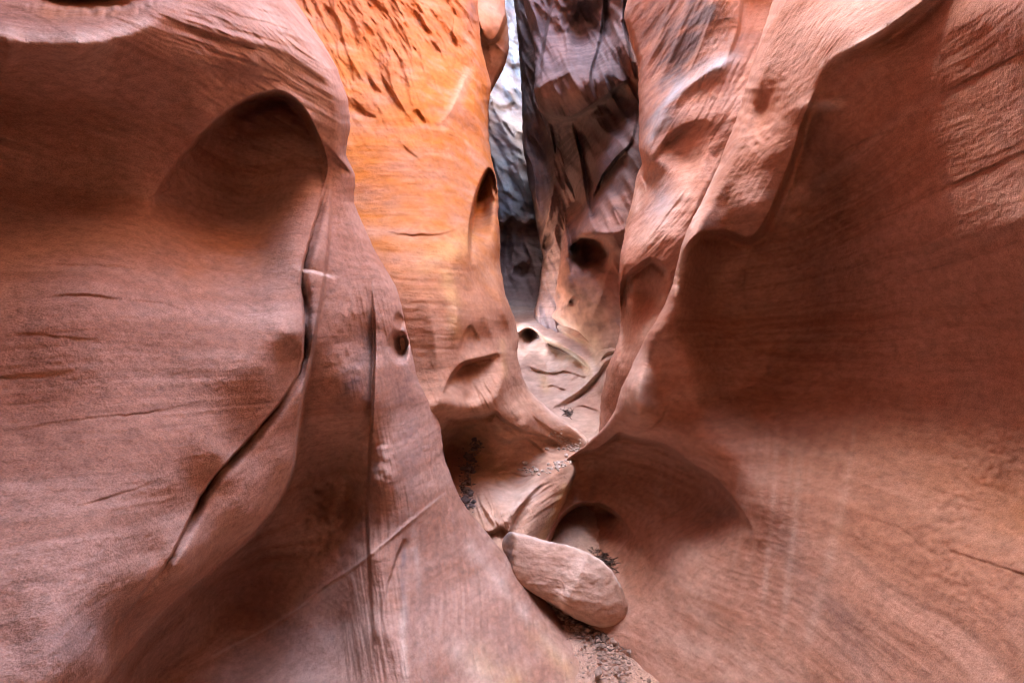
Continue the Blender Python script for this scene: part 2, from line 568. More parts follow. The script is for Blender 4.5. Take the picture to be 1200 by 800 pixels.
A_STAMPS = [
    lip([(165, 262, 0), (186, 218, .05), (210, 184, .12), (245, 145, .30), (285, 116, .52), (325, 106, .55), (352, 121, .5), (371, 152, .36), (384, 190, .10), (380, 235, 0)][::-1][::-1], w1=4, w2=75, back=.12, wb=18),
    # flap edge E1 and second edge E2 (cut back on their right / lower side)
    lip([(130, 738, 0), (165, 695, .05), (192, 662, .05), (215, 620, .07), (240, 570, .15), (280, 525, .22), (312, 488, .18), (335, 460, .11), (352, 425, .16), (355, 370, .18), (352, 320, .16), (375, 235, .08), (386, 195, 0)], w1=1.8, w2=7, back=.08, wb=16, expo=1.8),
    lip([(110, 815, .3), (180, 727, .4), (245, 670, .45), (300, 620, .45), (338, 560, .42), (350, 480, .28), (362, 420, .16), (376, 340, .08), (384, 270, .06), (386, 200, 0)], w1=2.5, w2=95, back=.05, wb=16),
    # ledge rim and the hollow above it
    lip([(190, 18, .02), (150, 40, .09), (90, 50, .12), (30, 48, .12), (0, 42, .12), (-70, 60, .12)][::-1], w1=16, w2=150, back=.10, wb=10),
    pit(95, -6, 55, 14, .30, 3, 3),
    ridge([(0, 36, .0), (10, 55, .05), (4, 95, 0)], 10),
    pit(468, 377, 5, 9, .10, -10), pit(468, 405, 8.5, 15, .28, -6),
    # crack lines of the column
    lip([(437, 330, 0), (441, 400, .10), (437, 500, .14), (432, 600, .10), (436, 690, .04), (440, 780, 0)], w1=2, w2=20),
    lip([(447, 740, 0), (452, 690, .03), (468, 640, .03), (472, 630, 0)], w1=2, w2=10),
    ridge([(470, 640, 0), (480, 680, .015), (478, 790, .01)], 7),
    pit(425, 395, 18, 26, .06, 20, 2), pit(405, 575, 22, 40, .16, 15, 2),
    # horizontal cracks of the belly
    lip([(60, 347, 0), (85, 344, .012), (120, 346, .012), (150, 350, .004), (185, 353, .010), (235, 366, 0)], w1=1.5, w2=6), lip([(10, 388, 0), (60, 392, .006), (130, 398, 0)], w1=1.5, w2=5), lip([(200, 330, 0), (250, 352, .006), (290, 360, 0)], w1=1.5, w2=5),
    lip([(30, 308, 0), (90, 309, .016), (150, 312, .012), (190, 330, 0)], w1=1.5, w2=6),
    lip([(0, 440, .01), (50, 436, .012), (90, 432, 0)], w1=1.5, w2=6),
    lip([(168, 236, 0), (180, 228, .03), (196, 222, .02), (200, 210, 0)], w1=2, w2=8),
    lip([(20, 500, 0), (90, 490, .006), (170, 482, .008), (240, 468, 0)], w1=1.5, w2=7), lip([(60, 600, 0), (130, 580, .006), (190, 560, 0)], w1=1.5, w2=6), lip([(205, 300, 0), (208, 294, .02), (213, 300, 0)], w1=1.5, w2=4),
    lip([(40, 70, 0), (110, 95, .012), (190, 140, .014), (250, 165, 0)], w1=1.5, w2=9), lip([(200, 60, 0), (270, 82, .012), (330, 95, .010), (380, 120, 0)], w1=1.5, w2=9), lip([(230, 20, 0), (290, 52, .010), (350, 75, .010), (392, 105, 0)], w1=1.5, w2=8),
    # little ledge right of the alcove
    lip([(352, 315, 0), (358, 318, .05), (385, 324, .03), (392, 328, 0)][::-1], w1=2, w2=14),
    # raised vein across the apron
    ridge([(250, 768, 0), (330, 725, .008), (375, 690, .012), (420, 660, .012), (470, 620, .01), (520, 578, 0)], 2.2),
    lip([(380, 165, 0), (392, 178, .06), (404, 192, .1), (412, 200, .06)], w1=3, w2=25),
    flow(22, .008, .11, .007, lambda u, v: sstep(260, 160, v) * sstep(420, 380, u), 4.9), flow(35, .012, .16, .005, lambda u, v: sstep(150, 90, v) * sstep(200, 260, u), 1.9), flow(80, .01, .12, .007, lambda u, v: sstep(390, 420, u) * sstep(300, 360, v), 6.6),
    # overlapping sheets high on the block
    lip([(395, 100, .0), (330, 60, .02), (270, 45, .03), (200, 20, .02), (150, -10, 0)][::-1], w1=3, w2=22),
    lip([(230, 165, 0), (150, 130, .02), (80, 100, .025), (20, 60, 0)][::-1], w1=3, w2=20),
]
A_MASK = {
    "varnish": [streak([(363, 340, .55), (364, 400, .55), (358, 440, .2)], 9), streak([(150, 720, .35), (100, 745, .45), (20, 770, .3)], 24),
                streak([(430, 400, .5), (415, 440, .6), (400, 480, .4)], 14), streak([(474, 640, .7), (472, 690, .6), (480, 740, .2)], 4),
                streak([(470, 420, .3), (480, 520, .35), (470, 600, .3), (500, 700, .2)], 22), streak([(400, 130, .4), (408, 160, .5), (405, 200, .4)], 9)],
    "pale": [streak([(474, 700, .5), (472, 740, .7), (476, 800, .5)], 4), streak([(250, 768, .3), (330, 725, .5), (420, 660, .5), (520, 578, .4)], 1.6),
             streak([(310, 20, .5), (360, 80, .5), (390, 140, .2)], 26), streak([(550, 640, .5), (600, 700, .4), (660, 770, .3)], 7),  # first streak paints in the highlight on the upper shoulder
             streak([(480, 600, .3), (490, 660, .4), (490, 700, .2)], 4), streak([(352, 316, .7), (390, 324, .6)], 3), streak([(540, 760, .5), (570, 800, .4)], 16),
             streak([(0, 40, .5), (90, 46, .6), (170, 28, .5)], 8)],  # ledge rim painted pale where it catches the light
    "yellow": [streak([(560, 770, .3), (600, 800, .4)], 18), streak([(630, 740, .25), (670, 790, .3)], 12)],
    "ochre": [streak([(60, 5, .7), (140, 0, .5)], 16), streak([(230, 310, .3), (300, 300, .35)], 30)],
    "red": [streak([(40, 230, .2), (160, 300, .2)], 120)],
}
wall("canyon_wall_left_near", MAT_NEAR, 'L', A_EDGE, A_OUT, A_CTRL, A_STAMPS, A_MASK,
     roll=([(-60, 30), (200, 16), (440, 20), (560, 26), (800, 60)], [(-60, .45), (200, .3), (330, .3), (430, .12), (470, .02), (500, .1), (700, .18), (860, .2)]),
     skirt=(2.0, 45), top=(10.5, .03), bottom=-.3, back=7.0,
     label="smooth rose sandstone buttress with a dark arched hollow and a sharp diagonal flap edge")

# ================================================================== left side, glowing orange wall, pockets and the chute ridge
C_EDGE = [(560, -60), (559, 0), (563, 50), (576, 100), (572, 125), (571, 150), (576, 185), (583, 215), (584, 245), (586, 280), (586, 315), (592, 345), (603, 370), (609, 395),
          (606, 415), (611, 438), (622, 460), (650, 485), (672, 499), (692, 516), (683, 531), (674, 560), (661, 590), (643, 634), (628, 665), (600, 720), (590, 860)]
C_OUT = [(255, -60), (270, 0), (330, 120), (340, 200), (360, 290), (390, 340), (410, 440), (440, 500), (450, 560), (480, 600), (500, 640), (510, 860)]
C_CTRL = [(260, -60, 4.0), (400, -60, 4.3), (500, -60, 4.5), (560, -60, 5.1), (290, 40, 3.8), (380, 40, 3.95), (460, 40, 4.1), (540, 40, 4.55),
          (340, 130, 3.6), (420, 130, 3.72), (490, 130, 3.85), (550, 130, 4.35), (570, 130, 4.7),
          (350, 230, 3.35), (420, 230, 3.42), (480, 230, 3.50), (535, 230, 3.8), (578, 240, 4.6),
          (400, 300, 3.2), (440, 300, 3.18), (500, 300, 3.22), (545, 300, 3.5), (580, 310, 4.3),
          (420, 370, 3.1), (480, 370, 3.0), (520, 370, 3.08), (560, 370, 3.4), (590, 370, 4.0), (605, 385, 4.4),
          (440, 450, 3.0), (495, 450, 2.92), (520, 450, 2.92), (552, 438, 3.36), (550, 466, 3.16), (580, 450, 3.32), (600, 440, 3.75), (614, 455, 4.05),
          (460, 500, 2.95), (505, 500, 2.95), (535, 480, 2.96), (560, 478, 3.12), (600, 480, 3.5), (620, 490, 3.7), (640, 485, 3.98), (668, 500, 3.95), (688, 515, 3.88),
          (528, 522, 4.1), (556, 515, 3.98), (600, 515, 3.82), (635, 520, 3.98), (655, 525, 4.02), (672, 530, 3.98),
          (510, 545, 3.5), (540, 555, 3.6), (580, 545, 3.75), (620, 548, 3.8), (662, 548, 3.62), (645, 562, 3.48), (620, 583, 3.28), (597, 622, 3.02), (640, 590, 3.3), (655, 595, 3.42), (638, 632, 3.26), (620, 620, 3.1),
          (545, 590, 3.2), (580, 575, 3.35), (605, 572, 3.5),
          (570, 610, 3.02), (588, 600, 3.12),
          (520, 640, 2.95), (580, 640, 2.92), (615, 650, 2.95), (600, 720, 2.75), (560, 860, 2.5)]
C_STAMPS = [
    lip([(551, 310, 0), (548, 285, .35), (550, 258, .7), (555, 232, .85), (563, 210, .85), (572, 196, .7), (580, 205, .5), (584, 225, .2)], w1=2.5, w2=26, back=.03, wb=8, expo=3),
    lip([(516, 506, .1), (523, 491, .4), (542, 489, .5), (565, 486, .55), (580, 480, .5), (589, 489, .4), (601, 497, .35), (613, 503, .3), (632, 507, .2), (650, 515, .1), (662, 522, 0)], w1=2, w2=32, back=.02, wb=8),
    lip([(517, 462, 0), (526, 441, .14), (540, 425, .34), (556, 420, .34), (572, 416, .2), (584, 412, 0)], w1=3, w2=42, back=.02, wb=6),
    lip([(534, 425, 0), (539, 398, .05), (550, 380, .06), (560, 390, .05), (568, 412, 0)], w1=3, w2=18), pit(556, 400, 12, 14, .05, 0, 2),
    ridge([(577, 385, .0), (588, 410, .07), (590, 440, .08), (582, 464, .05), (570, 475, 0)], 7),
    ridge([(600, 475, 0), (616, 488, .06), (614, 502, .08), (606, 510, 0)], 9),
    ridge([(552, 300, 0), (562, 345, .05), (574, 385, .08), (582, 415, 0)], 8), ridge([(578, 320, 0), (588, 355, .10), (597, 385, .12), (603, 410, 0)], 6), ridge([(530, 330, 0), (536, 370, .05), (530, 410, 0)], 9), ridge([(500, 340, 0), (510, 400, .05), (515, 460, 0)], 10),
    # pools and ribs of the shelf
    lip([(585, 512, 0), (600, 515, .06), (618, 512, .10), (634, 524, .08), (645, 530, 0)], w1=3, w2=18),
    ridge([(690, 520, .05), (660, 546, .10), (630, 566, .10), (600, 598, .08), (592, 622, 0)], 8),
    lip([(640, 557, 0), (622, 578, .06), (604, 598, .10), (596, 622, .05)][::-1], w1=3, w2=22),
    ridge([(561, 562, .0), (566, 590, .05), (576, 612, .03)], 5), ridge([(572, 560, .0), (578, 590, .05), (588, 612, .03)], 5),
    lip([(556, 612, 0), (572, 622, .08), (586, 616, .10), (597, 624, .08), (604, 640, 0)][::-1][::-1], w1=2.5, w2=22),
    lip([(566, 562, 0), (590, 552, .05), (620, 556, .06), (650, 545, .05), (668, 534, 0)], w1=2, w2=10), flow(-30, .02, .10, .020, blob(600, 575, 50, 35), 2.7, True), flow(75, .02, .09, .03, blob(575, 600, 25, 30), 4.2, True),
    flow(70, .012, .07, .022, blob(590, 450, 60, 40), 7.2, True), flow(15, .012, .1, .015, blob(610, 525, 60, 18), 5.2, True),
    lip([(618, 470, 0), (628, 486, .06), (640, 498, .08), (660, 508, .05), (680, 516, 0)], w1=2.5, w2=14),
    # cracks and flakes of the rough upper face
    lip([(408, 60, 0), (414, 78, .07), (416, 105, 0)], w1=2, w2=9), lip([(433, 90, 0), (440, 100, .07), (452, 112, 0)], w1=2, w2=10),
    lip([(444, 76, 0), (455, 98, .08), (470, 122, .05), (478, 130, 0)], w1=2, w2=14), lip([(412, 112, 0), (425, 127, .07), (446, 140, 0)], w1=2, w2=10),
    lip([(508, 48, 0), (514, 56, .08), (520, 64, 0)], w1=2, w2=9), lip([(472, 168, 0), (478, 174, .04), (496, 190, 0)], w1=2, w2=8),
    lip([(480, 132, 0), (488, 128, .05), (498, 138, .05), (500, 146, 0)], w1=2, w2=12), lip([(490, 5, 0), (500, 30, .05), (512, 45, 0)], w1=2, w2=14),
    lip([(395, 5, 0), (402, 40, .05), (408, 60, 0)], w1=2, w2=14), lip([(535, 10, 0), (532, 35, .06), (540, 60, 0)], w1=2, w2=12),
    ridge([(512, 148, 0), (528, 130, .04), (540, 105, .05), (552, 80, 0)], 6), ridge([(560, 60, 0), (556, 120, .05), (566, 170, .04), (572, 195, 0)], 6),
    flow(62, .010, .035, .05, lambda u, v: sstep(200, 20, v), 2.2, True, 5), flow(50, .02, .05, .016, lambda u, v: sstep(190, 60, v) * sstep(-.2, .4, noise3(u * .012, v * .012, 2.0)), 6.2, True, 4),
    flow(0, .006, .13, .003, lambda u, v: sstep(150, 260, v) * sstep(470, 430, v), 1.2),
    lip([(450, 269, 0), (480, 274, .02), (520, 272, .015), (548, 262, 0)], w1=1.5, w2=7),
]
C_MASK = {
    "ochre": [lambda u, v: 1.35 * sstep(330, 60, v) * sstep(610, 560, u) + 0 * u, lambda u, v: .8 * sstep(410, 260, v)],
    "yellow": [streak([(500, 305, .5), (535, 290, .7), (548, 278, .5)], 12), streak([(525, 320, .6), (530, 360, .7), (536, 390, .4)], 9), streak([(589, 400, .4), (592, 440, .4)], 4),
               streak([(662, 572, .7), (650, 600, .8), (636, 628, .6)], 5), streak([(560, 540, .4), (590, 555, .4)], 14)],
    "red": [lambda u, v: .55 * sstep(120, 0, v), streak([(470, 60, .5), (440, 110, .5)], 34), streak([(548, 20, .8), (552, 0, .8)], 10)],
    "varnish": [streak([(552, 10, .5), (550, 40, .3)], 8)],
    "pale": [streak([(590, 580, .5), (620, 570, .6), (600, 595, .5)], 18), streak([(612, 440, .5), (650, 487, .6), (690, 515, .6)], 5), streak([(560, 590, .3), (580, 610, .4)], 8),
             streak([(520, 148, .3), (535, 120, .5), (548, 85, .4)], 7)],
}
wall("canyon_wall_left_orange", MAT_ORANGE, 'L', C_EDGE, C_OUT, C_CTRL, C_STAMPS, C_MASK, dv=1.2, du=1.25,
     roll=([(-60, 16), (300, 10), (400, 7), (520, 6), (640, 10)], [(-60, .3), (380, .25), (440, .1), (520, .08), (560, .2), (700, .3)]),
     skirt=(1.6, 30), top=(10.0, .05), bottom=-.3, 
     label="glowing orange sandstone wall, flaking at the top, with scooped pockets at its foot")

# wall that follows behind the orange one, with a rounded knob overhanging a black hollow
C2_EDGE = [(588, -60), (591, 0), (594, 25), (597, 58), (592, 78), (583, 95), (574, 110), (572, 150), (578, 200), (580, 300), (585, 380)]
wall("canyon_wall_left_beyond", MAT_ORANGE, 'L', C2_EDGE, [(500, -60), (500, 380)],
     [(500, -60, 5.6), (560, -60, 5.5), (585, -60, 5.7), (500, 0, 5.5), (563, 5, 5.3), (588, 5, 5.5), (500, 100, 5.8), (570, 35, 5.25), (585, 25, 5.45),
      (585, 60, 6.2), (575, 90, 6.3), (560, 100, 6.2), (575, 150, 6.3), (575, 250, 6.5), (575, 380, 6.6), (500, 250, 6.2), (500, 380, 6.2)],
     [lip([(556, -10, 0), (560, 20, .2), (565, 36, .5), (573, 47, .6), (582, 42, .6), (590, 22, .6), (594, 10, .4)], w1=2.5, w2=60, back=.1, wb=10)],
     {"ochre": [lambda u, v: .5 * sstep(60, 40, v)], "pale": [streak([(570, 5, .5), (588, 15, .5)], 10)], "red": [lambda u, v: .7 * sstep(30, 70, v)]},  # lit top and shaded underside of the knob painted into the colour
     v1=380, roll=(8, .3), skirt=(4.0, 20), top=(10.0, .06), label="rounded sandstone knob overhanging a dark hollow behind the orange wall")

# ================================================================== right side, near wall with the great hollow
R_EDGE = [(925, -60), (906, 0), (886, 60), (866, 130), (846, 185), (826, 228), (808, 264), (797, 292), (789, 330), (777, 363), (755, 398), (740, 430), (728, 456), (722, 480),
          (706, 503), (690, 518), (660, 540), (620, 590), (600, 640), (620, 720), (660, 800), (680, 860)]
R_OUT = [(1270, -60), (1270, 860)]
R_CTRL = [(930, -60, 2.5), (1000, -60, 2.2), (1100, -60, 1.78), (1270, -60, 1.27),
          (920, 0, 2.42), (1000, 0, 2.05), (1070, 0, 1.75), (1110, 10, 1.66), (1200, 0, 1.35), (1270, 0, 1.17),
          (900, 60, 2.42), (960, 70, 2.08), (1010, 60, 1.88), (1060, 60, 1.80), (1150, 60, 1.54), (1270, 60, 1.23),
          (880, 130, 2.42), (920, 120, 2.24), (870, 200, 2.36), (905, 180, 2.25), (840, 240, 2.40), (880, 245, 2.28), (810, 290, 2.42),
          (975, 150, 2.14), (1000, 120, 2.02), (1100, 120, 1.71), (1200, 120, 1.40), (1270, 120, 1.22),
          (950, 220, 2.48), (1000, 230, 2.24), (1100, 200, 1.74), (1200, 220, 1.42), (1270, 220, 1.23),
          (830, 320, 3.0), (880, 330, 2.95), (930, 310, 2.75), (1000, 320, 2.36), (1100, 300, 1.84), (1200, 290, 1.45), (1270, 290, 1.24),
          (832, 375, 2.88), (885, 400, 2.88), (950, 400, 2.64), (1050, 390, 2.18), (1150, 370, 1.78), (1270, 370, 1.36),
          (795, 340, 2.46), (782, 385, 2.52), (800, 405, 2.56), (815, 440, 2.56), (840, 425, 2.74), (850, 460, 2.70), (930, 470, 2.54), (1050, 470, 2.13), (1200, 470, 1.65), (1270, 470, 1.43),
          (770, 420, 2.66), (745, 450, 2.80), (735, 485, 2.86), (775, 480, 2.70), (800, 480, 2.64), (830, 520, 2.48), (870, 560, 2.36), (900, 540, 2.36), (850, 545, 2.44), (880, 590, 2.27), (800, 515, 2.60),
          (1000, 550, 2.10), (1100, 560, 1.83), (1200, 570, 1.56), (1270, 570, 1.38),
          (715, 500, 3.1), (700, 515, 3.35), (750, 505, 2.88),
          (690, 550, 3.85), (720, 535, 3.72), (760, 540, 3.55), (800, 560, 3.2), (830, 575, 2.95), (855, 605, 2.55), (720, 575, 3.6), (760, 590, 3.3), (800, 610, 2.92),
          (660, 620, 3.8), (690, 615, 3.85), (720, 630, 3.45), (660, 660, 3.3), (700, 660, 3.25), (740, 660, 2.95),
          (640, 700, 2.9), (700, 700, 2.8), (740, 700, 2.66), (780, 660, 2.66), (800, 640, 2.62),
          (860, 640, 2.33), (900, 640, 2.20), (1000, 640, 1.93), (1100, 640, 1.67), (1200, 640, 1.44), (1270, 640, 1.27),
          (760, 720, 2.5), (820, 720, 2.29), (900, 720, 2.07), (1000, 720, 1.80), (1100, 720, 1.55), (1270, 720, 1.17),
          (700, 760, 2.55), (750, 780, 2.40), (800, 790, 2.22), (900, 800, 1.94), (1000, 800, 1.69), (1100, 800, 1.45), (1270, 800, 1.08),
          (680, 860, 2.4), (760, 860, 2.15), (900, 860, 1.84), (1100, 860, 1.36), (1270, 860, 1.0)]
R_STAMPS = [
    # lip of the great hollow, running from the fin round to the upper right
    lip([(797, 300, .05), (808, 282, .3), (824, 270, .4), (850, 269, .42), (878, 277, .40), (897, 255, .34), (914, 216, .26), (929, 178, .2), (937, 148, .14), (946, 124, .08), (956, 100, 0)], w1=5, w2=60, back=.09, wb=16),
    # bright rim at top right
    lip([(945, 118, .03), (968, 74, .08), (1000, 54, .12), (1040, 30, .13), (1085, -4, .12), (1140, -60, .1)], w1=10, w2=70, back=.10, wb=14),
    # small knob
    ridge([(930, 135, 0), (948, 124, .03), (966, 119, .045), (982, 126, .03), (990, 138, 0)], 9),
    pit(893, 130, 14, 24, .10, 20, 2), flow(-28, .006, .10, .0012, lambda u, v: sstep(960, 1040, u) * sstep(420, 300, v), 2.9), flow(-50, .02, .12, .004, blob(880, 200, 50, 80), 7.9), flow(-52, .015, .13, .005, blob(950, 30, 70, 60), 7.1, True),
    ridge([(850, 195, .0), (822, 260, .05), (810, 295, .07), (803, 340, .08), (792, 378, .06), (775, 410, 0)], 13),
    # arches of the lower scoop
    lip([(672, 530, .1), (684, 526, .3), (700, 524, .38), (714, 515, .42), (726, 506, .45), (747, 512, .55), (770, 516, .55), (790, 525, .5), (811, 542, .42), (836, 557, .32), (864, 588, .18), (884, 622, 0)], w1=3.5, w2=45, back=.07, wb=14),
    lip([(636, 650, .1), (643, 628, .35), (655, 606, .5), (675, 590, .5), (700, 588, .42), (716, 595, .3), (735, 612, .12), (752, 640, 0)], w1=4, w2=45, back=.04, wb=10),
    # rounded tongue above the arch
    ridge([(790, 380, .0), (762, 420, .05), (749, 450, .22), (748, 480, .24), (754, 498, .12)], 24),
    lip([(722, 482, 0), (733, 497, .12), (748, 504, .14), (766, 498, .10), (782, 470, 0)], w1=3, w2=12),
    # banding and hollows of the long wall
    lip([(1200, 255, .02), (1130, 275, .03), (1070, 290, .02), (1010, 310, 0)][::-1], w1=12, w2=45),
    lip([(985, 345, 0), (1060, 322, .010), (1140, 300, .012), (1250, 262, .008)], w1=1.5, w2=9), lip([(1030, 255, 0), (1100, 222, .010), (1180, 185, .010), (1260, 150, .006)], w1=1.5, w2=8), lip([(1060, 130, 0), (1130, 95, .010), (1210, 55, .010), (1262, 30, .005)], w1=1.5, w2=8),
    lip([(1100, 640, 0), (1150, 655, .008), (1200, 672, .010), (1240, 692, 0)], w1=1.5, w2=8), lip([(1010, 600, 0), (1060, 620, .006), (1090, 650, 0)], w1=1.5, w2=7), lip([(1040, 440, 0), (1120, 432, .008), (1230, 425, 0)], w1=1.5, w2=9), lip([(950, 200, 0), (1010, 165, .010), (1080, 140, 0)], w1=1.5, w2=8),
    pit(900, 440, 20, 14, .03, 0, 2), pit(1170, 600, 40, 60, .05, 30, 2),
]
def _drips(u, v):
    r = np.random.RandomState(11)
    o = np.zeros(u.shape)
    for k in range(26):
        x0 = r.uniform(740, 1010)
        y0, y1 = r.uniform(520, 600), r.uniform(600, 730)
        if x0 > 880:
            y0, y1 = r.uniform(470, 560), r.uniform(600, 800)
        w = r.uniform(1.5, 4.5)
        xx = x0 - (v - y0) * 0.07 - 0.0005 * (v - y0) ** 2
        o = np.maximum(o, r.uniform(.05, .2) * np.exp(-((u - xx - 2.5 * noise3(v * .02, k, 0.5)) / w) ** 2) * sstep(y0, y0 + 30, v) * sstep(y1, y1 - 50, v))
    return o
R_MASK = {
    "pale": [streak([(912, 480, 0), (905, 600, .4), (896, 690, .4), (890, 740, 0)], 4), streak([(941, 500, 0), (930, 620, .38), (918, 730, .33), (912, 770, 0)], 5),
             streak([(1003, 510, 0), (975, 640, .25), (950, 740, .25), (940, 790, 0)], 7), _drips,
             streak([(1085, 0, .7), (1040, 32, .7), (1000, 54, .7), (965, 75, .4)], 5), streak([(940, 124, .4), (984, 122, .6)], 6),  # brightness of the upper rim and knob painted into the colour
             streak([(840, 195, .6), (815, 255, .8), (800, 290, .7), (792, 340, .5)], 4), streak([(790, 640, .3), (820, 760, .4), (900, 790, .3)], 45), streak([(740, 420, .4), (745, 480, .5)], 18)],  # fin and tongue painted paler where the light strikes them
    "varnish": [streak([(960, 690, .3), (985, 730, .35), (1010, 760, .25)], 22), streak([(910, 610, .25), (940, 680, .3)], 20), streak([(860, 600, .3), (830, 610, .3)], 14)],
    "red": [streak([(850, 350, .25), (1080, 400, .3), (1200, 420, .3)], 130), streak([(895, 120, .5), (890, 150, .5)], 16)],  # first streak paints shade into the great hollow
    "ochre": [streak([(1130, 560, .2), (1200, 600, .3)], 50), streak([(680, 640, .25), (700, 650, .25)], 20)],
}
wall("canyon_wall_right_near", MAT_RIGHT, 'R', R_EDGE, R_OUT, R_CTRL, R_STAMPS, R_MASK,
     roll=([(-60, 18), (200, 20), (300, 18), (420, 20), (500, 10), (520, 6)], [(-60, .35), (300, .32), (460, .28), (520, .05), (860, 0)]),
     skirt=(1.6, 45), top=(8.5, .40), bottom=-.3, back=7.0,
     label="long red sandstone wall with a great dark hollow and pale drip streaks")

# ================================================================== right side, striped grey pillar
R2_EDGE = [(738, -60), (735, 0), (731, 20), (737, 42), (747, 75), (749, 130), (748, 175), (754, 192), (746, 206), (741, 240), (733, 262), (728, 292), (725, 325), (726, 345), (728, 378), (722, 408), (712, 430), (705, 460), (700, 540)]
R2_OUT = [(966, -60), (947, 0), (927, 60), (906, 130), (886, 185), (866, 228), (846, 264), (833, 300), (823, 340), (812, 400), (785, 440), (755, 500), (745, 540)]
R2_CTRL = [(740, -60, 4.3), (800, -60, 3.9), (850, -60, 3.55), (900, -60, 3.5), (1000, -60, 3.2), (740, 0, 4.3), (800, 0, 3.82), (850, 0, 3.45), (885, 0, 3.62), (920, 10, 3.5), (980, 20, 3.3),
           (755, 90, 4.15), (800, 90, 3.75), (845, 80, 3.40), (872, 90, 3.40), (920, 120, 3.2), (755, 150, 4.0), (775, 150, 3.72), (800, 130, 3.55), (840, 130, 3.35),
           (752, 200, 4.05), (765, 190, 3.72), (800, 185, 3.60), (830, 180, 3.40), (870, 200, 3.3),
           (745, 250, 3.95), (775, 240, 3.62), (810, 230, 3.35), (850, 250, 3.4), (735, 290, 3.75), (760, 285, 3.5), (790, 280, 3.28), (830, 300, 3.4),
           (732, 318, 3.60), (735, 350, 3.92), (755, 345, 3.85), (775, 340, 3.50), (800, 350, 3.4), (732, 390, 3.92), (750, 385, 3.62), (775, 380, 3.35),
           (720, 430, 3.85), (750, 430, 3.45), (790, 430, 3.3), (710, 480, 4.0), (750, 500, 3.6), (800, 540, 3.5), (700, 540, 4.1)]
R2_STAMPS = [
    lip([(757, 196, 0), (766, 178, .08), (782, 158, .14), (797, 147, .14), (815, 140, .08), (830, 138, 0)], w1=6, w2=30, back=.06, wb=8),
    lip([(722, 342, .3), (731, 323, .42), (746, 311, .45), (764, 301, .36), (780, 312, .2), (788, 330, 0)], w1=4, w2=38, back=.05, wb=8), pit(731, 365, 6, 34, .45, 3, 3),
    ridge([(862, 66, 0), (825, 88, .08), (790, 114, .10), (772, 140, .10), (760, 172, .08), (758, 192, 0)], 9),
    lip([(748, 205, 0), (753, 213, .12), (758, 236, 0)][::-1], w1=2, w2=9),
    lip([(860, -60, .05), (866, 0, .1), (862, 40, .1), (850, 70, 0)][::-1], w1=3, w2=25),
    ridge([(836, 160, 0), (822, 200, .04), (812, 225, 0)], 5), flow(-58, .006, .09, .010, blob(815, 60, 70, 110), 1.4, True, 3), flow(-48, .008, .10, .007, blob(775, 270, 50, 90), 3.4, True, 3), flow(-55, .008, .08, .005, None, 5.1, True, 3),
] + [ridge([(x0, -40, .015), (x0 - 22, 40, .025), (x0 - 58, 130, .015), (x0 - 78, 190, 0)], 5) for x0 in (796, 818, 848)] \
  + [ridge([(812, 195, 0), (782, 245, .12), (752, 292, .08), (738, 318, 0)], 13), ridge([(838, 185, 0), (818, 235, .08), (800, 285, 0)], 11), ridge([(772, 205, 0), (758, 240, .08), (744, 280, 0)], 9)]
R2_MASK = {
    "varnish": [blob(805, 30, 70, 90, 1.0), streak([(830, -40, 1.3), (815, 20, 1.3), (792, 80, 1.2), (768, 145, .7)], 30), streak([(855, 20, .8), (845, 60, .8)], 16)],
    "blue": [streak([(860, 66, .35), (825, 88, .6), (790, 114, .7), (770, 145, .6), (759, 185, .4)], 9), streak([(770, 205, .5), (775, 235, .5), (765, 250, .3)], 14)],
    "rose": [streak([(800, 300, .3), (760, 330, .3)], 20)], "red": [streak([(755, 60, .6), (762, 120, .6), (752, 180, .5)], 9), streak([(885, -40, .9), (880, 40, .9), (868, 100, .6)], 14), streak([(750, 345, .5), (765, 370, .5)], 20)],
    "pale": [streak([(748, 225, .8), (745, 245, .6)], 5), streak([(800, 230, .4), (760, 280, .4)], 14), streak([(778, 350, .5), (750, 395, .5)], 6)],
}
wall("canyon_wall_right_pillar", MAT_RIGHT, 'R', R2_EDGE, R2_OUT, R2_CTRL, R2_STAMPS, R2_MASK, v1=540, dv=1.15, du=1.15,
     roll=(9, .22), skirt=(1.8, 40), top=(9.0, .30), bottom=-.2,
     label="striated sandstone pillar with grey and blue bands behind the near right wall")

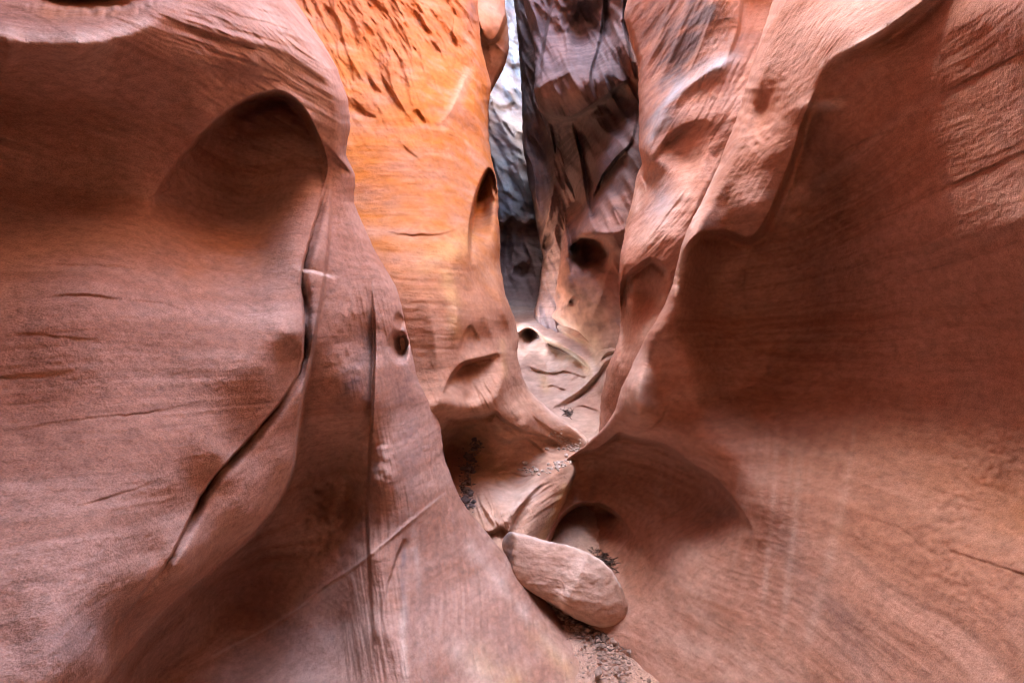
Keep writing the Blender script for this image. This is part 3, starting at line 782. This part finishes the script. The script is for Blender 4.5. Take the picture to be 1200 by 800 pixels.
# ================================================================== right side, dark overhanging buttress
R3_EDGE = [(608, -60), (613, 0), (622, 40), (627, 75), (625, 108), (632, 132), (645, 160), (654, 200), (657, 230), (662, 262), (657, 300), (652, 335), (645, 362), (636, 385), (630, 440)]
R3_OUT = [(830, -60), (820, 440)]
R3_CTRL = [(610, -60, 6.4), (680, -60, 5.9), (740, -60, 5.5), (830, -60, 5.3), (618, 0, 6.3), (650, 0, 6.05), (690, 0, 5.75), (740, 0, 5.45), (830, 0, 5.2), (640, 60, 5.85), (690, 55, 5.6), (740, 60, 5.4), (830, 60, 5.0),
           (632, 108, 5.5), (665, 110, 5.2), (695, 92, 5.2), (725, 78, 5.3), (648, 165, 6.9), (668, 155, 6.8), (665, 205, 7.0), (682, 180, 6.6), (676, 235, 6.7), (662, 250, 6.6),
           (700, 145, 6.0), (722, 130, 5.75), (742, 120, 5.5), (702, 190, 5.55), (722, 168, 5.35), (744, 150, 5.25), (830, 160, 4.9),
           (712, 212, 5.5), (730, 200, 5.1), (745, 190, 4.95), (695, 232, 5.9), (708, 245, 5.15), (735, 245, 4.85), (830, 240, 4.6),
           (672, 275, 5.9), (700, 272, 5.0), (725, 272, 4.85), (664, 305, 5.8), (692, 300, 5.5), (720, 310, 5.15), (830, 320, 4.6),
           (664, 340, 6.0), (692, 345, 5.4), (716, 345, 5.15), (650, 372, 6.6), (670, 382, 6.2), (690, 375, 5.6), (720, 375, 5.15), (640, 400, 7.4), (690, 397, 5.75), (715, 400, 5.2), (702, 415, 5.5), (732, 420, 5.05), (690, 432, 6.4), (640, 440, 7.4), (720, 440, 5.9), (820, 440, 5.4)]
R3_STAMPS = [
    lip([(624, 108, .3), (632, 126, .8), (648, 135, .95), (668, 136, .9), (690, 124, .7), (714, 108, .4), (738, 90, 0)], w1=3, w2=45, back=.08, wb=12),
    ridge([(626, 108, 0), (640, 97, .10), (662, 84, .10), (672, 78, 0)], 5),
    lip([(650, 96, 0), (662, 88, .12), (675, 78, .1), (690, 60, 0)][::-1], w1=3, w2=14),
    pit(688, 30, 20, 24, .35, 20, 3), flow(58, .008, .03, .10, lambda u, v: sstep(290, 230, v), 4.4, True, 3), flow(66, .01, .10, .025, None, 8.4, False, 3),
    lip([(655, -40, 0), (648, 10, .2), (640, 50, .25), (636, 90, .1)], w1=3, w2=22), lip([(720, -40, 0), (716, 10, .2), (722, 40, .15), (716, 60, 0)], w1=3, w2=20),
    lip([(672, 10, 0), (664, 40, .1), (668, 70, .08), (672, 84, 0)], w1=3, w2=22),
    lip([(735, 92, 0), (744, 130, .1), (738, 165, .15), (720, 186, .35), (706, 204, .45), (698, 220, .4), (690, 240, 0)][::-1], w1=3, w2=16),
    pit(692, 297, 18, 17, .8, 8, 4, 2.4), lip([(664, 292, 0), (676, 281, .3), (692, 276, .4), (712, 278, .3), (722, 290, 0)], w1=3, w2=18),
    lip([(668, 330, 0), (664, 280, .3), (656, 230, .45), (649, 180, .45), (641, 142, 0)], w1=3, w2=18), lip([(692, 268, 0), (686, 230, .45), (678, 180, .45), (668, 145, 0)], w1=3, w2=20),
    lip([(700, 128, 0), (690, 90, .25), (700, 50, .3), (706, 0, .25), (700, -50, 0)], w1=3, w2=22), lip([(745, 100, 0), (736, 60, .3), (729, 20, .3), (735, -40, 0)], w1=3, w2=16), ridge([(672, 282, .0), (700, 274, .12), (725, 272, .1), (735, 262, 0)], 6),
    lip([(740, 20, 0), (727, 25, .15), (735, 55, .15), (748, 85, 0)][::-1], w1=3, w2=20),
    ridge([(668, 320, 0), (664, 340, .15), (656, 365, .1), (650, 378, 0)], 6), pit(655, 352, 9, 14, .35, 25), pit(674, 352, 7, 4, .15, -30),
    ridge([(715, 300, 0), (708, 335, .06), (694, 370, .05), (680, 390, 0)], 6),
]
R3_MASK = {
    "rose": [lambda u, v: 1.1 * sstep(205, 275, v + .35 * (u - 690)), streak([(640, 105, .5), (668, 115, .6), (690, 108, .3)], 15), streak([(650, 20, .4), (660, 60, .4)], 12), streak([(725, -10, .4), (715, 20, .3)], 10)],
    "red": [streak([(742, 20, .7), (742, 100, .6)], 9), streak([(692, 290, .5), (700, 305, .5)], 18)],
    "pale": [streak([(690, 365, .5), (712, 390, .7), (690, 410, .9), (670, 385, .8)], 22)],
}
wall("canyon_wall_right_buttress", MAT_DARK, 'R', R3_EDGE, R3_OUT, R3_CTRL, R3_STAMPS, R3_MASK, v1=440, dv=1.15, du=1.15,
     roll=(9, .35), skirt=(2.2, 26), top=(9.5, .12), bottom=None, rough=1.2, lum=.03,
     label="dark varnished sandstone buttress bulging over a square hollow")

R4_EDGE = [(596, -60), (606, 40), (611, 100), (612, 160), (619, 212), (628, 258), (636, 300), (633, 330), (627, 362), (622, 400)]
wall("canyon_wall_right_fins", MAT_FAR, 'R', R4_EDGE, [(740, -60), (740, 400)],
     [(600, -60, 8.4), (680, -60, 7.6), (740, -60, 7.2), (615, 100, 8.0), (650, 100, 7.4), (740, 100, 6.9), (620, 200, 7.6), (650, 200, 7.1), (740, 200, 6.8),
      (635, 260, 7.2), (655, 260, 6.9), (740, 300, 6.5), (642, 310, 7.1), (665, 310, 6.6), (632, 350, 7.2), (655, 355, 6.7), (700, 400, 6.4), (625, 400, 6.8), (740, 400, 6.2)],
     [flow(70, .010, .05, .10, None, 4.7, True, 3), ridge([(650, 205, 0), (648, 225, .25), (640, 262, .2), (630, 285, 0)], 4), ridge([(655, 240, 0), (650, 270, .25), (640, 300, .1)], 5), pit(630, 270, 5, 8, .3, 20), pit(642, 283, 5, 9, .35, 20),
      pit(634, 300, 5, 6, .3), lip([(612, 150, .1), (630, 165, .2), (645, 190, .2), (652, 215, 0)], w1=4, w2=40), pit(636, 170, 10, 30, .3, -10, 2)],
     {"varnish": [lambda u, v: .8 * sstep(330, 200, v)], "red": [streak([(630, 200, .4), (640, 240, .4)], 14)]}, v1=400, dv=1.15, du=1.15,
     roll=(6, .4), skirt=(3.0, 20), top=(8.5, .2), rough=1.3, lum=.03, label="grey sandstone fins at the narrowest bend of the slot")

# ================================================================== pale wall closing the view
F_EDGE = [(690, -160), (690, 420)]
wall("canyon_wall_far", MAT_FAR, 'L', F_EDGE, [(500, -160), (500, 420)],
     [(500, -160, 11.2), (600, -160, 12.2), (690, -160, 12.4), (500, 0, 10.8), (580, 0, 11.2), (620, 0, 11.8), (690, 0, 12), (500, 120, 10.5), (580, 120, 10.8), (625, 120, 11.2), (690, 120, 11.4),
      (500, 240, 10.0), (580, 235, 10.2), (600, 240, 10.1), (625, 250, 10.3), (690, 250, 10.5), (580, 275, 10.3), (600, 280, 10.3), (628, 285, 10.3), (500, 300, 10.2), (690, 300, 10.3),
      (590, 320, 9.9), (610, 325, 9.75), (632, 325, 9.65), (595, 350, 9.3), (625, 352, 9.0), (600, 366, 8.4), (640, 366, 8.2), (500, 380, 8.8), (690, 380, 7.8), (600, 420, 7.4), (690, 420, 7.2)],
     [flow(65, .012, .05, .14, None, 9.7, True, 3), flow(40, .02, .12, .05, None, 5.7, False, 3), lip([(570, 245, .2), (580, 258, .28), (592, 260, .32), (600, 252, .26), (606, 258, .32), (616, 262, .32), (622, 256, .26), (634, 268, .2)], w1=3, w2=22, back=.2, wb=10),
      lip([(580, 120, 0), (592, 124, .2), (602, 118, .15), (612, 128, 0)], w1=3, w2=14), lip([(590, 60, 0), (600, 75, .25), (612, 72, 0)], w1=3, w2=16),
      ridge([(606, 268, 0), (600, 300, .2), (596, 330, 0)], 5), ridge([(620, 275, 0), (618, 300, .2), (612, 325, 0)], 6), pit(613, 318, 9, 8, .3), pit(594, 300, 5, 20, .3),
      lip([(590, 196, 0), (602, 205, .2), (618, 226, .2), (628, 244, 0)], w1=3, w2=16), lip([(584, 222, 0), (596, 226, .2), (612, 240, 0)], w1=3, w2=14)],
     {"blue": [lambda u, v: .85 * sstep(262, 250, v)], "varnish": [lambda u, v: .3 * sstep(256, 268, v) * sstep(356, 340, v), streak([(606, 40, .5), (612, 60, .6), (604, 80, .4)], 8), lambda u, v: .4 * sstep(262, 250, v)],
      "pale": [lambda u, v: .5 * sstep(345, 355, v)], "red": [streak([(596, 122, .6), (604, 150, .4)], 8), streak([(600, 200, .6), (622, 235, .6)], 5)]},
     v0=-160, v1=420, dv=1.3, du=1.4, roll=(4, .2), skirt=(2, 20), top=(15, .0), rough=1.5, lum=.02, label="pale blue grey sandstone wall closing the slot above a slate ledge")

# ================================================================== stepped chute floor above the shelf
D_CTRL = [(540, 350, 9.8), (620, 352, 9.8), (700, 350, 7.6), (800, 350, 6), (560, 362, 8.6), (615, 362, 8.2), (640, 365, 7.8), (665, 366, 7.2), (690, 366, 6.5), (720, 366, 5.8), (800, 366, 5.2),
          (600, 376, 7.2), (622, 380, 6.7), (640, 390, 6.5), (660, 398, 6.2), (680, 408, 5.9), (698, 420, 5.5), (710, 395, 5.5), (730, 400, 5.2), (800, 400, 4.7),
          (600, 400, 6.4), (625, 402, 6.5), (645, 410, 6.35), (668, 420, 6.1), (688, 432, 5.6),
          (560, 430, 5.7), (615, 430, 5.9), (640, 432, 5.9), (665, 438, 5.75), (706, 430, 5.2), (715, 418, 5.1), (730, 440, 4.6),
          (635, 455, 5.4), (655, 460, 5.15), (680, 448, 5.3), (693, 452, 5.2), (706, 462, 5.0), (720, 455, 4.5), (800, 460, 4.0),
          (650, 472, 4.9), (665, 476, 5.0), (690, 475, 4.95), (708, 485, 4.6), (722, 490, 4.3), (735, 490, 4.1), (665, 492, 4.6), (690, 498, 4.45), (700, 508, 4.2), (712, 512, 4.1), (690, 520, 4.1), (540, 560, 4.3), (660, 560, 4.2), (800, 560, 3.9)]
D_STAMPS = [
    lip([(600, 396, 0), (611, 387, .5), (620, 384, 1.0), (629, 388, .8), (638, 396, .25), (648, 402, .35), (660, 407, .5), (670, 412, .5), (680, 419, .35), (692, 430, .1), (696, 440, 0)], w1=2, w2=17, back=.05, wb=8, expo=1.6),
    ridge([(634, 402, 0), (642, 410, .12), (652, 418, 0)], 6), ridge([(676, 420, 0), (668, 428, .14), (654, 432, 0)], 6),
    lip([(612, 424, 0), (628, 431, .16), (646, 436, .2), (664, 434, .16), (684, 440, .2), (694, 436, 0)], w1=2.5, w2=11, back=.04, wb=6), lip([(618, 446, 0), (634, 452, .15), (648, 450, .18), (662, 455, .15), (674, 450, 0)], w1=2.5, w2=10, back=.04, wb=6),
    lip([(660, 372, 0), (678, 378, .25), (694, 388, .3), (708, 392, .25), (722, 388, 0)], w1=3, w2=14, back=.05, wb=8), lip([(632, 372, 0), (648, 380, .2), (664, 390, .25), (682, 398, .2), (700, 404, 0)], w1=3, w2=12, back=.05, wb=8),
    lip([(664, 482, 0), (680, 474, .12), (696, 478, .15), (708, 486, 0)], w1=2.5, w2=10), pit(619, 397, 6, 10, .2, 20, 3), flow(-35, .015, .07, .05, blob(655, 445, 45, 30), 3.3, False), flow(25, .012, .07, .07, blob(675, 390, 60, 22), 1.3, False), lip([(700, 425, 0), (710, 414, .3), (720, 411, .3), (730, 416, 0)], w1=2.5, w2=12), ridge([(640, 425, 0), (655, 438, .12), (672, 440, .1), (684, 434, 0)], 8),
    lip([(718, 412, 0), (708, 424, .16), (696, 440, .30), (678, 457, .26), (655, 472, .1)][::-1], w1=4, w2=26, back=.03, wb=6),
    ridge([(625, 382, 0), (655, 402, .08), (684, 420, .10), (694, 436, .08), (686, 450, 0)], 6),
    ridge([(640, 470, 0), (632, 450, .06), (640, 440, .06), (652, 455, 0)], 4),
    lip([(712, 475, 0), (708, 496, .08), (696, 512, .1), (690, 518, .05)], w1=2.5, w2=12),
    pit(722, 430, 8, 9, .08, 30), ridge([(722, 415, 0), (708, 424, .06), (700, 428, 0)], 4),
]
D_MASK = {
    "pale": [lambda u, v: .15 + 0 * u, streak([(625, 382, .5), (655, 402, .8), (684, 420, .9), (694, 436, .8), (680, 455, .6), (655, 468, .5)], 7), streak([(600, 362, .5), (640, 366, .6), (660, 380, .5)], 9)],
    "yellow": [streak([(640, 455, .5), (636, 440, .4)], 6), streak([(685, 425, .4), (690, 440, .4)], 6)],
    "red": [streak([(700, 480, .5), (690, 475, .4)], 14)],
}
wall("chute_floor", MAT_FLOOR, 'L', [(800, 350), (800, 560)], [(540, 350), (540, 560)], D_CTRL, D_STAMPS, D_MASK, v0=350, v1=560, dv=1.0, du=1.1, roll=(4, .02), skirt=(.3, 5), rough=1.5,
     label="pale scoured rock floor of the chute stepping up between the walls")


# ================================================================== sandy ground of the wash
def ground():
    xs = np.linspace(-6, 6, 60)
    ys = np.concatenate([np.linspace(-9, 1.5, 30)[:-1], np.linspace(1.5, 4.0, 160)[:-1], np.linspace(4, 16, 30)])
    xs = np.concatenate([np.linspace(-6, -.6, 15)[:-1], np.linspace(-.6, 1.0, 130)[:-1], np.linspace(1, 6, 15)])
    X, Y = np.meshgrid(xs, ys)
    Z = 0.025 * fbm(X * 2, Y * 2, 0.3, 4) + 0.006 * fbm(X * 14, Y * 14, 1.3, 2)
    P = np.stack([X, Y, Z], -1)
    m = sandstone("wash_sand", (0.40, 0.23, 0.155), (0.47, 0.29, 0.205), grain=3.0, rough_bump=.5, stripes=0.15)
    o = add_mesh("wash_floor", P, grid_faces(*X.shape, flip=False), m, rock_colour(P, m, None))
    o["kind"] = "structure"
    o["label"] = "narrow strip of sandy floor below the boulder"
ground()


# added wall closing the unseen slot behind the viewer to stop low sky light
def bend():
    xs = np.linspace(-5, 5, 80)
    zs = np.linspace(-.3, 9, 80)
    X, Zz = np.meshgrid(xs, zs)
    Y = -6.2 + 0.08 * Zz * 0 + 0.5 * fbm(X * .5, 2.2, Zz * .5, 4)
    P = np.stack([X, Y, Zz], -1)
    o = add_mesh("added_wall_behind", P, grid_faces(80, 80, flip=True), MAT_RIGHT, rock_colour(P, MAT_RIGHT, None))
    o["kind"] = "structure"
    o["label"] = "added sandstone wall closing the slot behind the viewer, out of view"
bend()


# ================================================================== boulder lying across the foot of the chute
def plain(name, col, rough=0.9):
    m = bpy.data.materials.new(name)
    m.use_nodes = True
    nt = m.node_tree
    n = nt.nodes.new("ShaderNodeTexNoise")
    n.inputs["Scale"].default_value = 60
    tc = nt.nodes.new("ShaderNodeTexCoord")
    nt.links.new(tc.outputs["Object"], n.inputs["Vector"])
    r = nt.nodes.new("ShaderNodeValToRGB")
    r.color_ramp.elements[0].color = (*[c * .55 for c in col], 1)
    r.color_ramp.elements[1].color = (*[min(1, c * 1.4) for c in col], 1)
    r.color_ramp.elements[0].position, r.color_ramp.elements[1].position = .3, .7
    nt.links.new(n.outputs[0], r.inputs[0])
    b = nt.nodes["Principled BSDF"]
    nt.links.new(r.outputs[0], b.inputs["Base Color"])
    b.inputs["Roughness"].default_value = rough
    return m


def boulder():
    out = resample([(598, 624), (602, 624), (622, 628), (650, 636), (680, 645), (702, 656), (719, 672), (730, 692), (734, 712), (727, 727), (708, 735), (688, 731), (664, 719), (640, 705),
                    (618, 692), (603, 679), (594, 664), (589, 654), (589, 640), (591, 632), (594, 627), (598, 624)], 2.0)[:-1]
    n = len(out)
    c = np.array([660.0, 682.0])
    rel = out - c
    rings = [(0.02, 0)] + [(r, 0) for r in np.linspace(.08, .93, 34)] + [(.955, .001), (.972, .005), (.985, .014), (.995, .032), (1.0, .06), (1.0, .11), (.995, .16), (.97, .22), (.90, .28), (.75, .33), (.4, .36), (.05, .37)]
    P, ring_u, ring_v = [], [], []
    for r, bk in rings:
        u, v = c[0] + rel[:, 0] * r, c[1] + rel[:, 1] * r
        d = 2.60 - 0.0016 * (v - 680) - 0.0007 * (u - 660) + 0.05 * r ** 3
        # broken facets of the face: a grey left end and a ridge across the middle
        d = d + 0.010 * np.clip(603 - u, 0, 30) + 0.0008 * np.clip((u - 680) + .45 * (v - 672), 0, 90) - 0.0010 * np.clip((u - 660) + .45 * (v - 672), 0, 20) + .0005 * np.clip(v - 705, 0, 60)
        W = to_world(u, v, d + bk)
        P.append(W)
        ring_u.append(u)
        ring_v.append(v)
    P = np.array(P)
    U, V = np.array(ring_u), np.array(ring_v)
    ctr = P.reshape(-1, 3).mean(0)
    nn = 0.012 * fbm(P[..., 0] * 5, P[..., 1] * 5, P[..., 2] * 5, 4) + 0.006 * fbm(P[..., 0] * 22, P[..., 1] * 22, P[..., 2] * 40, 2)
    P = P + nn[..., None] * (P - ctr) / np.linalg.norm(P - ctr, axis=-1, keepdims=True)
    nr = len(rings)
    i = np.arange(nr * n).reshape(nr, n)
    j = np.roll(i, -1, 1)
    q = np.stack([i[:-1], j[:-1], j[1:], i[1:]], -1).reshape(-1, 4)[:, ::-1]
    base = P[..., 2].min()
    front = np.array([b for _, b in rings])[:, None] < .03
    A = {"varnish": np.where(U < 601, .8, 0) * 1.0, "pale": np.maximum(np.exp(-(((U - 672) + (V - 672) * .45) / 9) ** 2) * .75 * front, np.exp(-((np.arange(nr)[:, None] - 37.5) / 2.2) ** 2) * (rel[None, :, 1] < 5) * 1.2),  # second pale term paints a highlight along the upper rim
         "red": np.exp(-(((U - 640) / 26) ** 2 + ((V - 668) / 16) ** 2)) * .35 * front, "ochre": 0 * U, "yellow": 0 * U, "blue": 0 * U}
    m = sandstone("boulder_sandstone", (0.36, 0.215, 0.15), (0.45, 0.30, 0.225), stripes=.9)
    org = np.array([ctr[0], ctr[1], base])
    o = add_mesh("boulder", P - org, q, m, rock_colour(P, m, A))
    o.location = org
    o["label"] = "long rounded sandstone boulder with a pale band, wedged at the foot of the chute"
    o["category"] = "boulder"
boulder()


# ------------------------------------------------------------------ gravel, litter and single stones
def on(wname, u, v):
    u, v = np.atleast_1d(np.asarray(u, float)), np.atleast_1d(np.asarray(v, float))
    if wname == "wash_floor":
        ray = to_world(u, v, np.ones(u.shape)) - EYE
        return EYE + ray * ((0.012 - EYE[2]) / ray[:, 2])[:, None]
    return to_world(u, v, WALLS[wname](u, v))


ICO_V = np.array([(0, 0, 1), (.9, 0, .35), (.28, .85, .35), (-.72, .52, .35), (-.72, -.52, .35), (.28, -.85, .35), (.72, .52, -.4), (-.28, .85, -.4), (-.9, 0, -.4), (-.28, -.85, -.4), (.72, -.52, -.4), (0, 0, -1)])
ICO_F = np.array([(0, 1, 2), (0, 2, 3), (0, 3, 4), (0, 4, 5), (0, 5, 1), (1, 6, 2), (2, 7, 3), (3, 8, 4), (4, 9, 5), (5, 10, 1), (6, 7, 2), (7, 8, 3), (8, 9, 4), (9, 10, 5), (10, 6, 1), (11, 7, 6), (11, 8, 7), (11, 9, 8), (11, 10, 9), (11, 6, 10)])


def gravel(name, where, pts, size, mat, label, cat):
    """pts: (u, v) photo pixels of the stones on that surface"""
    r = np.random.RandomState(len(pts))
    pts = np.array(pts, float)
    W = on(where, pts[:, 0], pts[:, 1])
    Vs, Fs = [], []
    for k, w in enumerate(W):
        s_ = size * r.lognormal(0, .6)
        a = r.uniform(0, 6.28)
        sc = np.array([r.uniform(.8, 1.5), r.uniform(.7, 1.1), r.uniform(.5, .8)]) * s_
        p = ICO_V * sc * r.uniform(.8, 1.2, (12, 1))
        p = np.stack([p[:, 0] * math.cos(a) - p[:, 1] * math.sin(a), p[:, 0] * math.sin(a) + p[:, 1] * math.cos(a), p[:, 2]], -1)
        Vs.append(p + w + (0, -.3 * s_, .35 * s_))
        Fs.append(ICO_F + 12 * k)
    o = add_mesh(name, np.concatenate(Vs), np.concatenate(Fs), mat, smooth=False)
    o["kind"] = "stuff"
    o["label"] = label
    o["category"] = cat


def twigs(name, where, pts, length, mat, label, cat, up=.25):
    r = np.random.RandomState(len(pts) + 5)
    pts = np.array(pts, float)
    W = on(where, pts[:, 0], pts[:, 1])
    Vs, Fs = [], []
    for k, w in enumerate(W):
        L_ = length * r.uniform(.4, 1.3)
        dr = r.normal(size=3) * (1, 1, up)
        dr /= np.linalg.norm(dr)
        sd = np.cross(dr, (0, 0, 1.0))
        sd /= np.linalg.norm(sd) + 1e-9
        upv = np.cross(sd, dr)
        th = L_ * .035 + .0006
        q = []
        for t, g in ((-.5, 1), (0, .9), (.5, .4)):
            bend_ = upv * (.08 * L_ * (1 - 4 * t * t)) + sd * r.normal() * .05 * L_
            for a in (0, 2.09, 4.19):
                q.append(w + dr * L_ * t + bend_ + (sd * math.cos(a) + upv * math.sin(a)) * th * g + (0, -.002, th + .002))
        Vs.append(q)
        f = []
        for s_ in (0, 3):
            for a in range(3):
                b = (a + 1) % 3
                f += [(s_ + a, s_ + b, s_ + 3 + b), (s_ + a, s_ + 3 + b, s_ + 3 + a)]
        Fs.append(np.array(f) + 9 * k)
    o = add_mesh(name, np.concatenate(Vs), np.concatenate(Fs), mat, smooth=False)
    if cat:
        o["kind"] = "stuff"
        o["label"] = label
        o["category"] = cat
    return o


M_GRAVEL_DARK = plain("gravel_dark", (0.10, 0.075, 0.065))
M_GRAVEL_PALE = plain("gravel_pale", (0.42, 0.33, 0.26))
M_GRAVEL_GREY = plain("gravel_grey", (0.27, 0.18, 0.135))
M_LITTER = plain("litter", (0.085, 0.06, 0.045))
G = np.random.RandomState(21)


def along(line, n, w):
    P = resample(line, 2.0)
    k = G.randint(0, len(P), n)
    return P[k, :2] + G.normal(size=(n, 2)) * w


C_, D_, R_, W_ = "canyon_wall_left_orange", "chute_floor", "canyon_wall_right_near", "wash_floor"
gravel("shelf_gravel", C_, along([(560, 516), (553, 535), (548, 555), (546, 575), (550, 595)], 420, 4.2), .0055, M_GRAVEL_DARK, "dark gravel strewn down the shelf beside the orange wall", "gravel")
gravel("pool_gravel", C_, np.vstack([along([(652, 512), (664, 520), (676, 526)], 120, 4), along([(615, 551), (635, 552), (655, 546), (668, 538)], 130, 2.5)]), .006, M_GRAVEL_PALE, "pale gravel caught in the little pool below the chute ridge", "gravel")
gravel("boulder_gravel", W_, np.vstack([along([(640, 712), (665, 728), (690, 742), (720, 745), (738, 725)], 420, 6), along([(690, 765), (720, 780), (735, 795)], 260, 14)]), .0038, M_GRAVEL_GREY, "fine grey gravel along the lower edge of the boulder", "gravel")
twigs("boulder_litter", W_, np.vstack([along([(630, 700), (655, 718), (685, 736), (715, 740), (738, 722)], 260, 5), along([(700, 750), (725, 760)], 60, 12)]), .035, M_LITTER, "dry twigs and plant litter washed up under the boulder", "litter")
twigs("flood_litter", R_, along([(655, 643), (680, 645), (700, 652), (716, 664)], 420, 4.5), .05, M_LITTER, "dark mat of flood litter behind the boulder", "litter", up=.7)

# a dry tuft caught on the upper pool and single stones
o = twigs("dry_tuft", D_, along([(662, 484), (666, 486), (669, 485)], 60, 2.0), .07, M_LITTER, None, None, up=1.2)
o["label"] = "small dark tuft of dry twigs caught on the pool floor above the chute ridge"
o["category"] = "twigs"


def stone(name, where, u, v, size, mat, label):
    w = on(where, u, v)[0]
    n, m = 14, 9
    th, ph = np.meshgrid(np.linspace(0, 2 * math.pi, n, endpoint=False), np.linspace(-1.5, 1.5, m))
    P = np.stack([np.cos(ph) * np.cos(th) * 1.3, np.cos(ph) * np.sin(th), np.sin(ph) * .7], -1) * size
    P = P * (1 + .22 * fbm(P[..., 0] / size + u, P[..., 1] / size, P[..., 2] / size, 2))[..., None]
    P[..., 2] += size * .5
    i = np.arange(n * m).reshape(m, n)
    j = np.roll(i, -1, 1)
    q = np.stack([i[:-1], j[:-1], j[1:], i[1:]], -1).reshape(-1, 4)
    ob = add_mesh(name, P, q, mat)
    ob.location = w
    ob["label"] = label
    ob["category"] = "stone"


stone("stone", W_, 736, 722, .022, M_GRAVEL_GREY, "small grey stone tucked against the rounded end of the boulder")
stone("stone", C_, 641, 527, .013, M_GRAVEL_PALE, "tiny whitish stone lying alone on the shelf under the chute ridge")
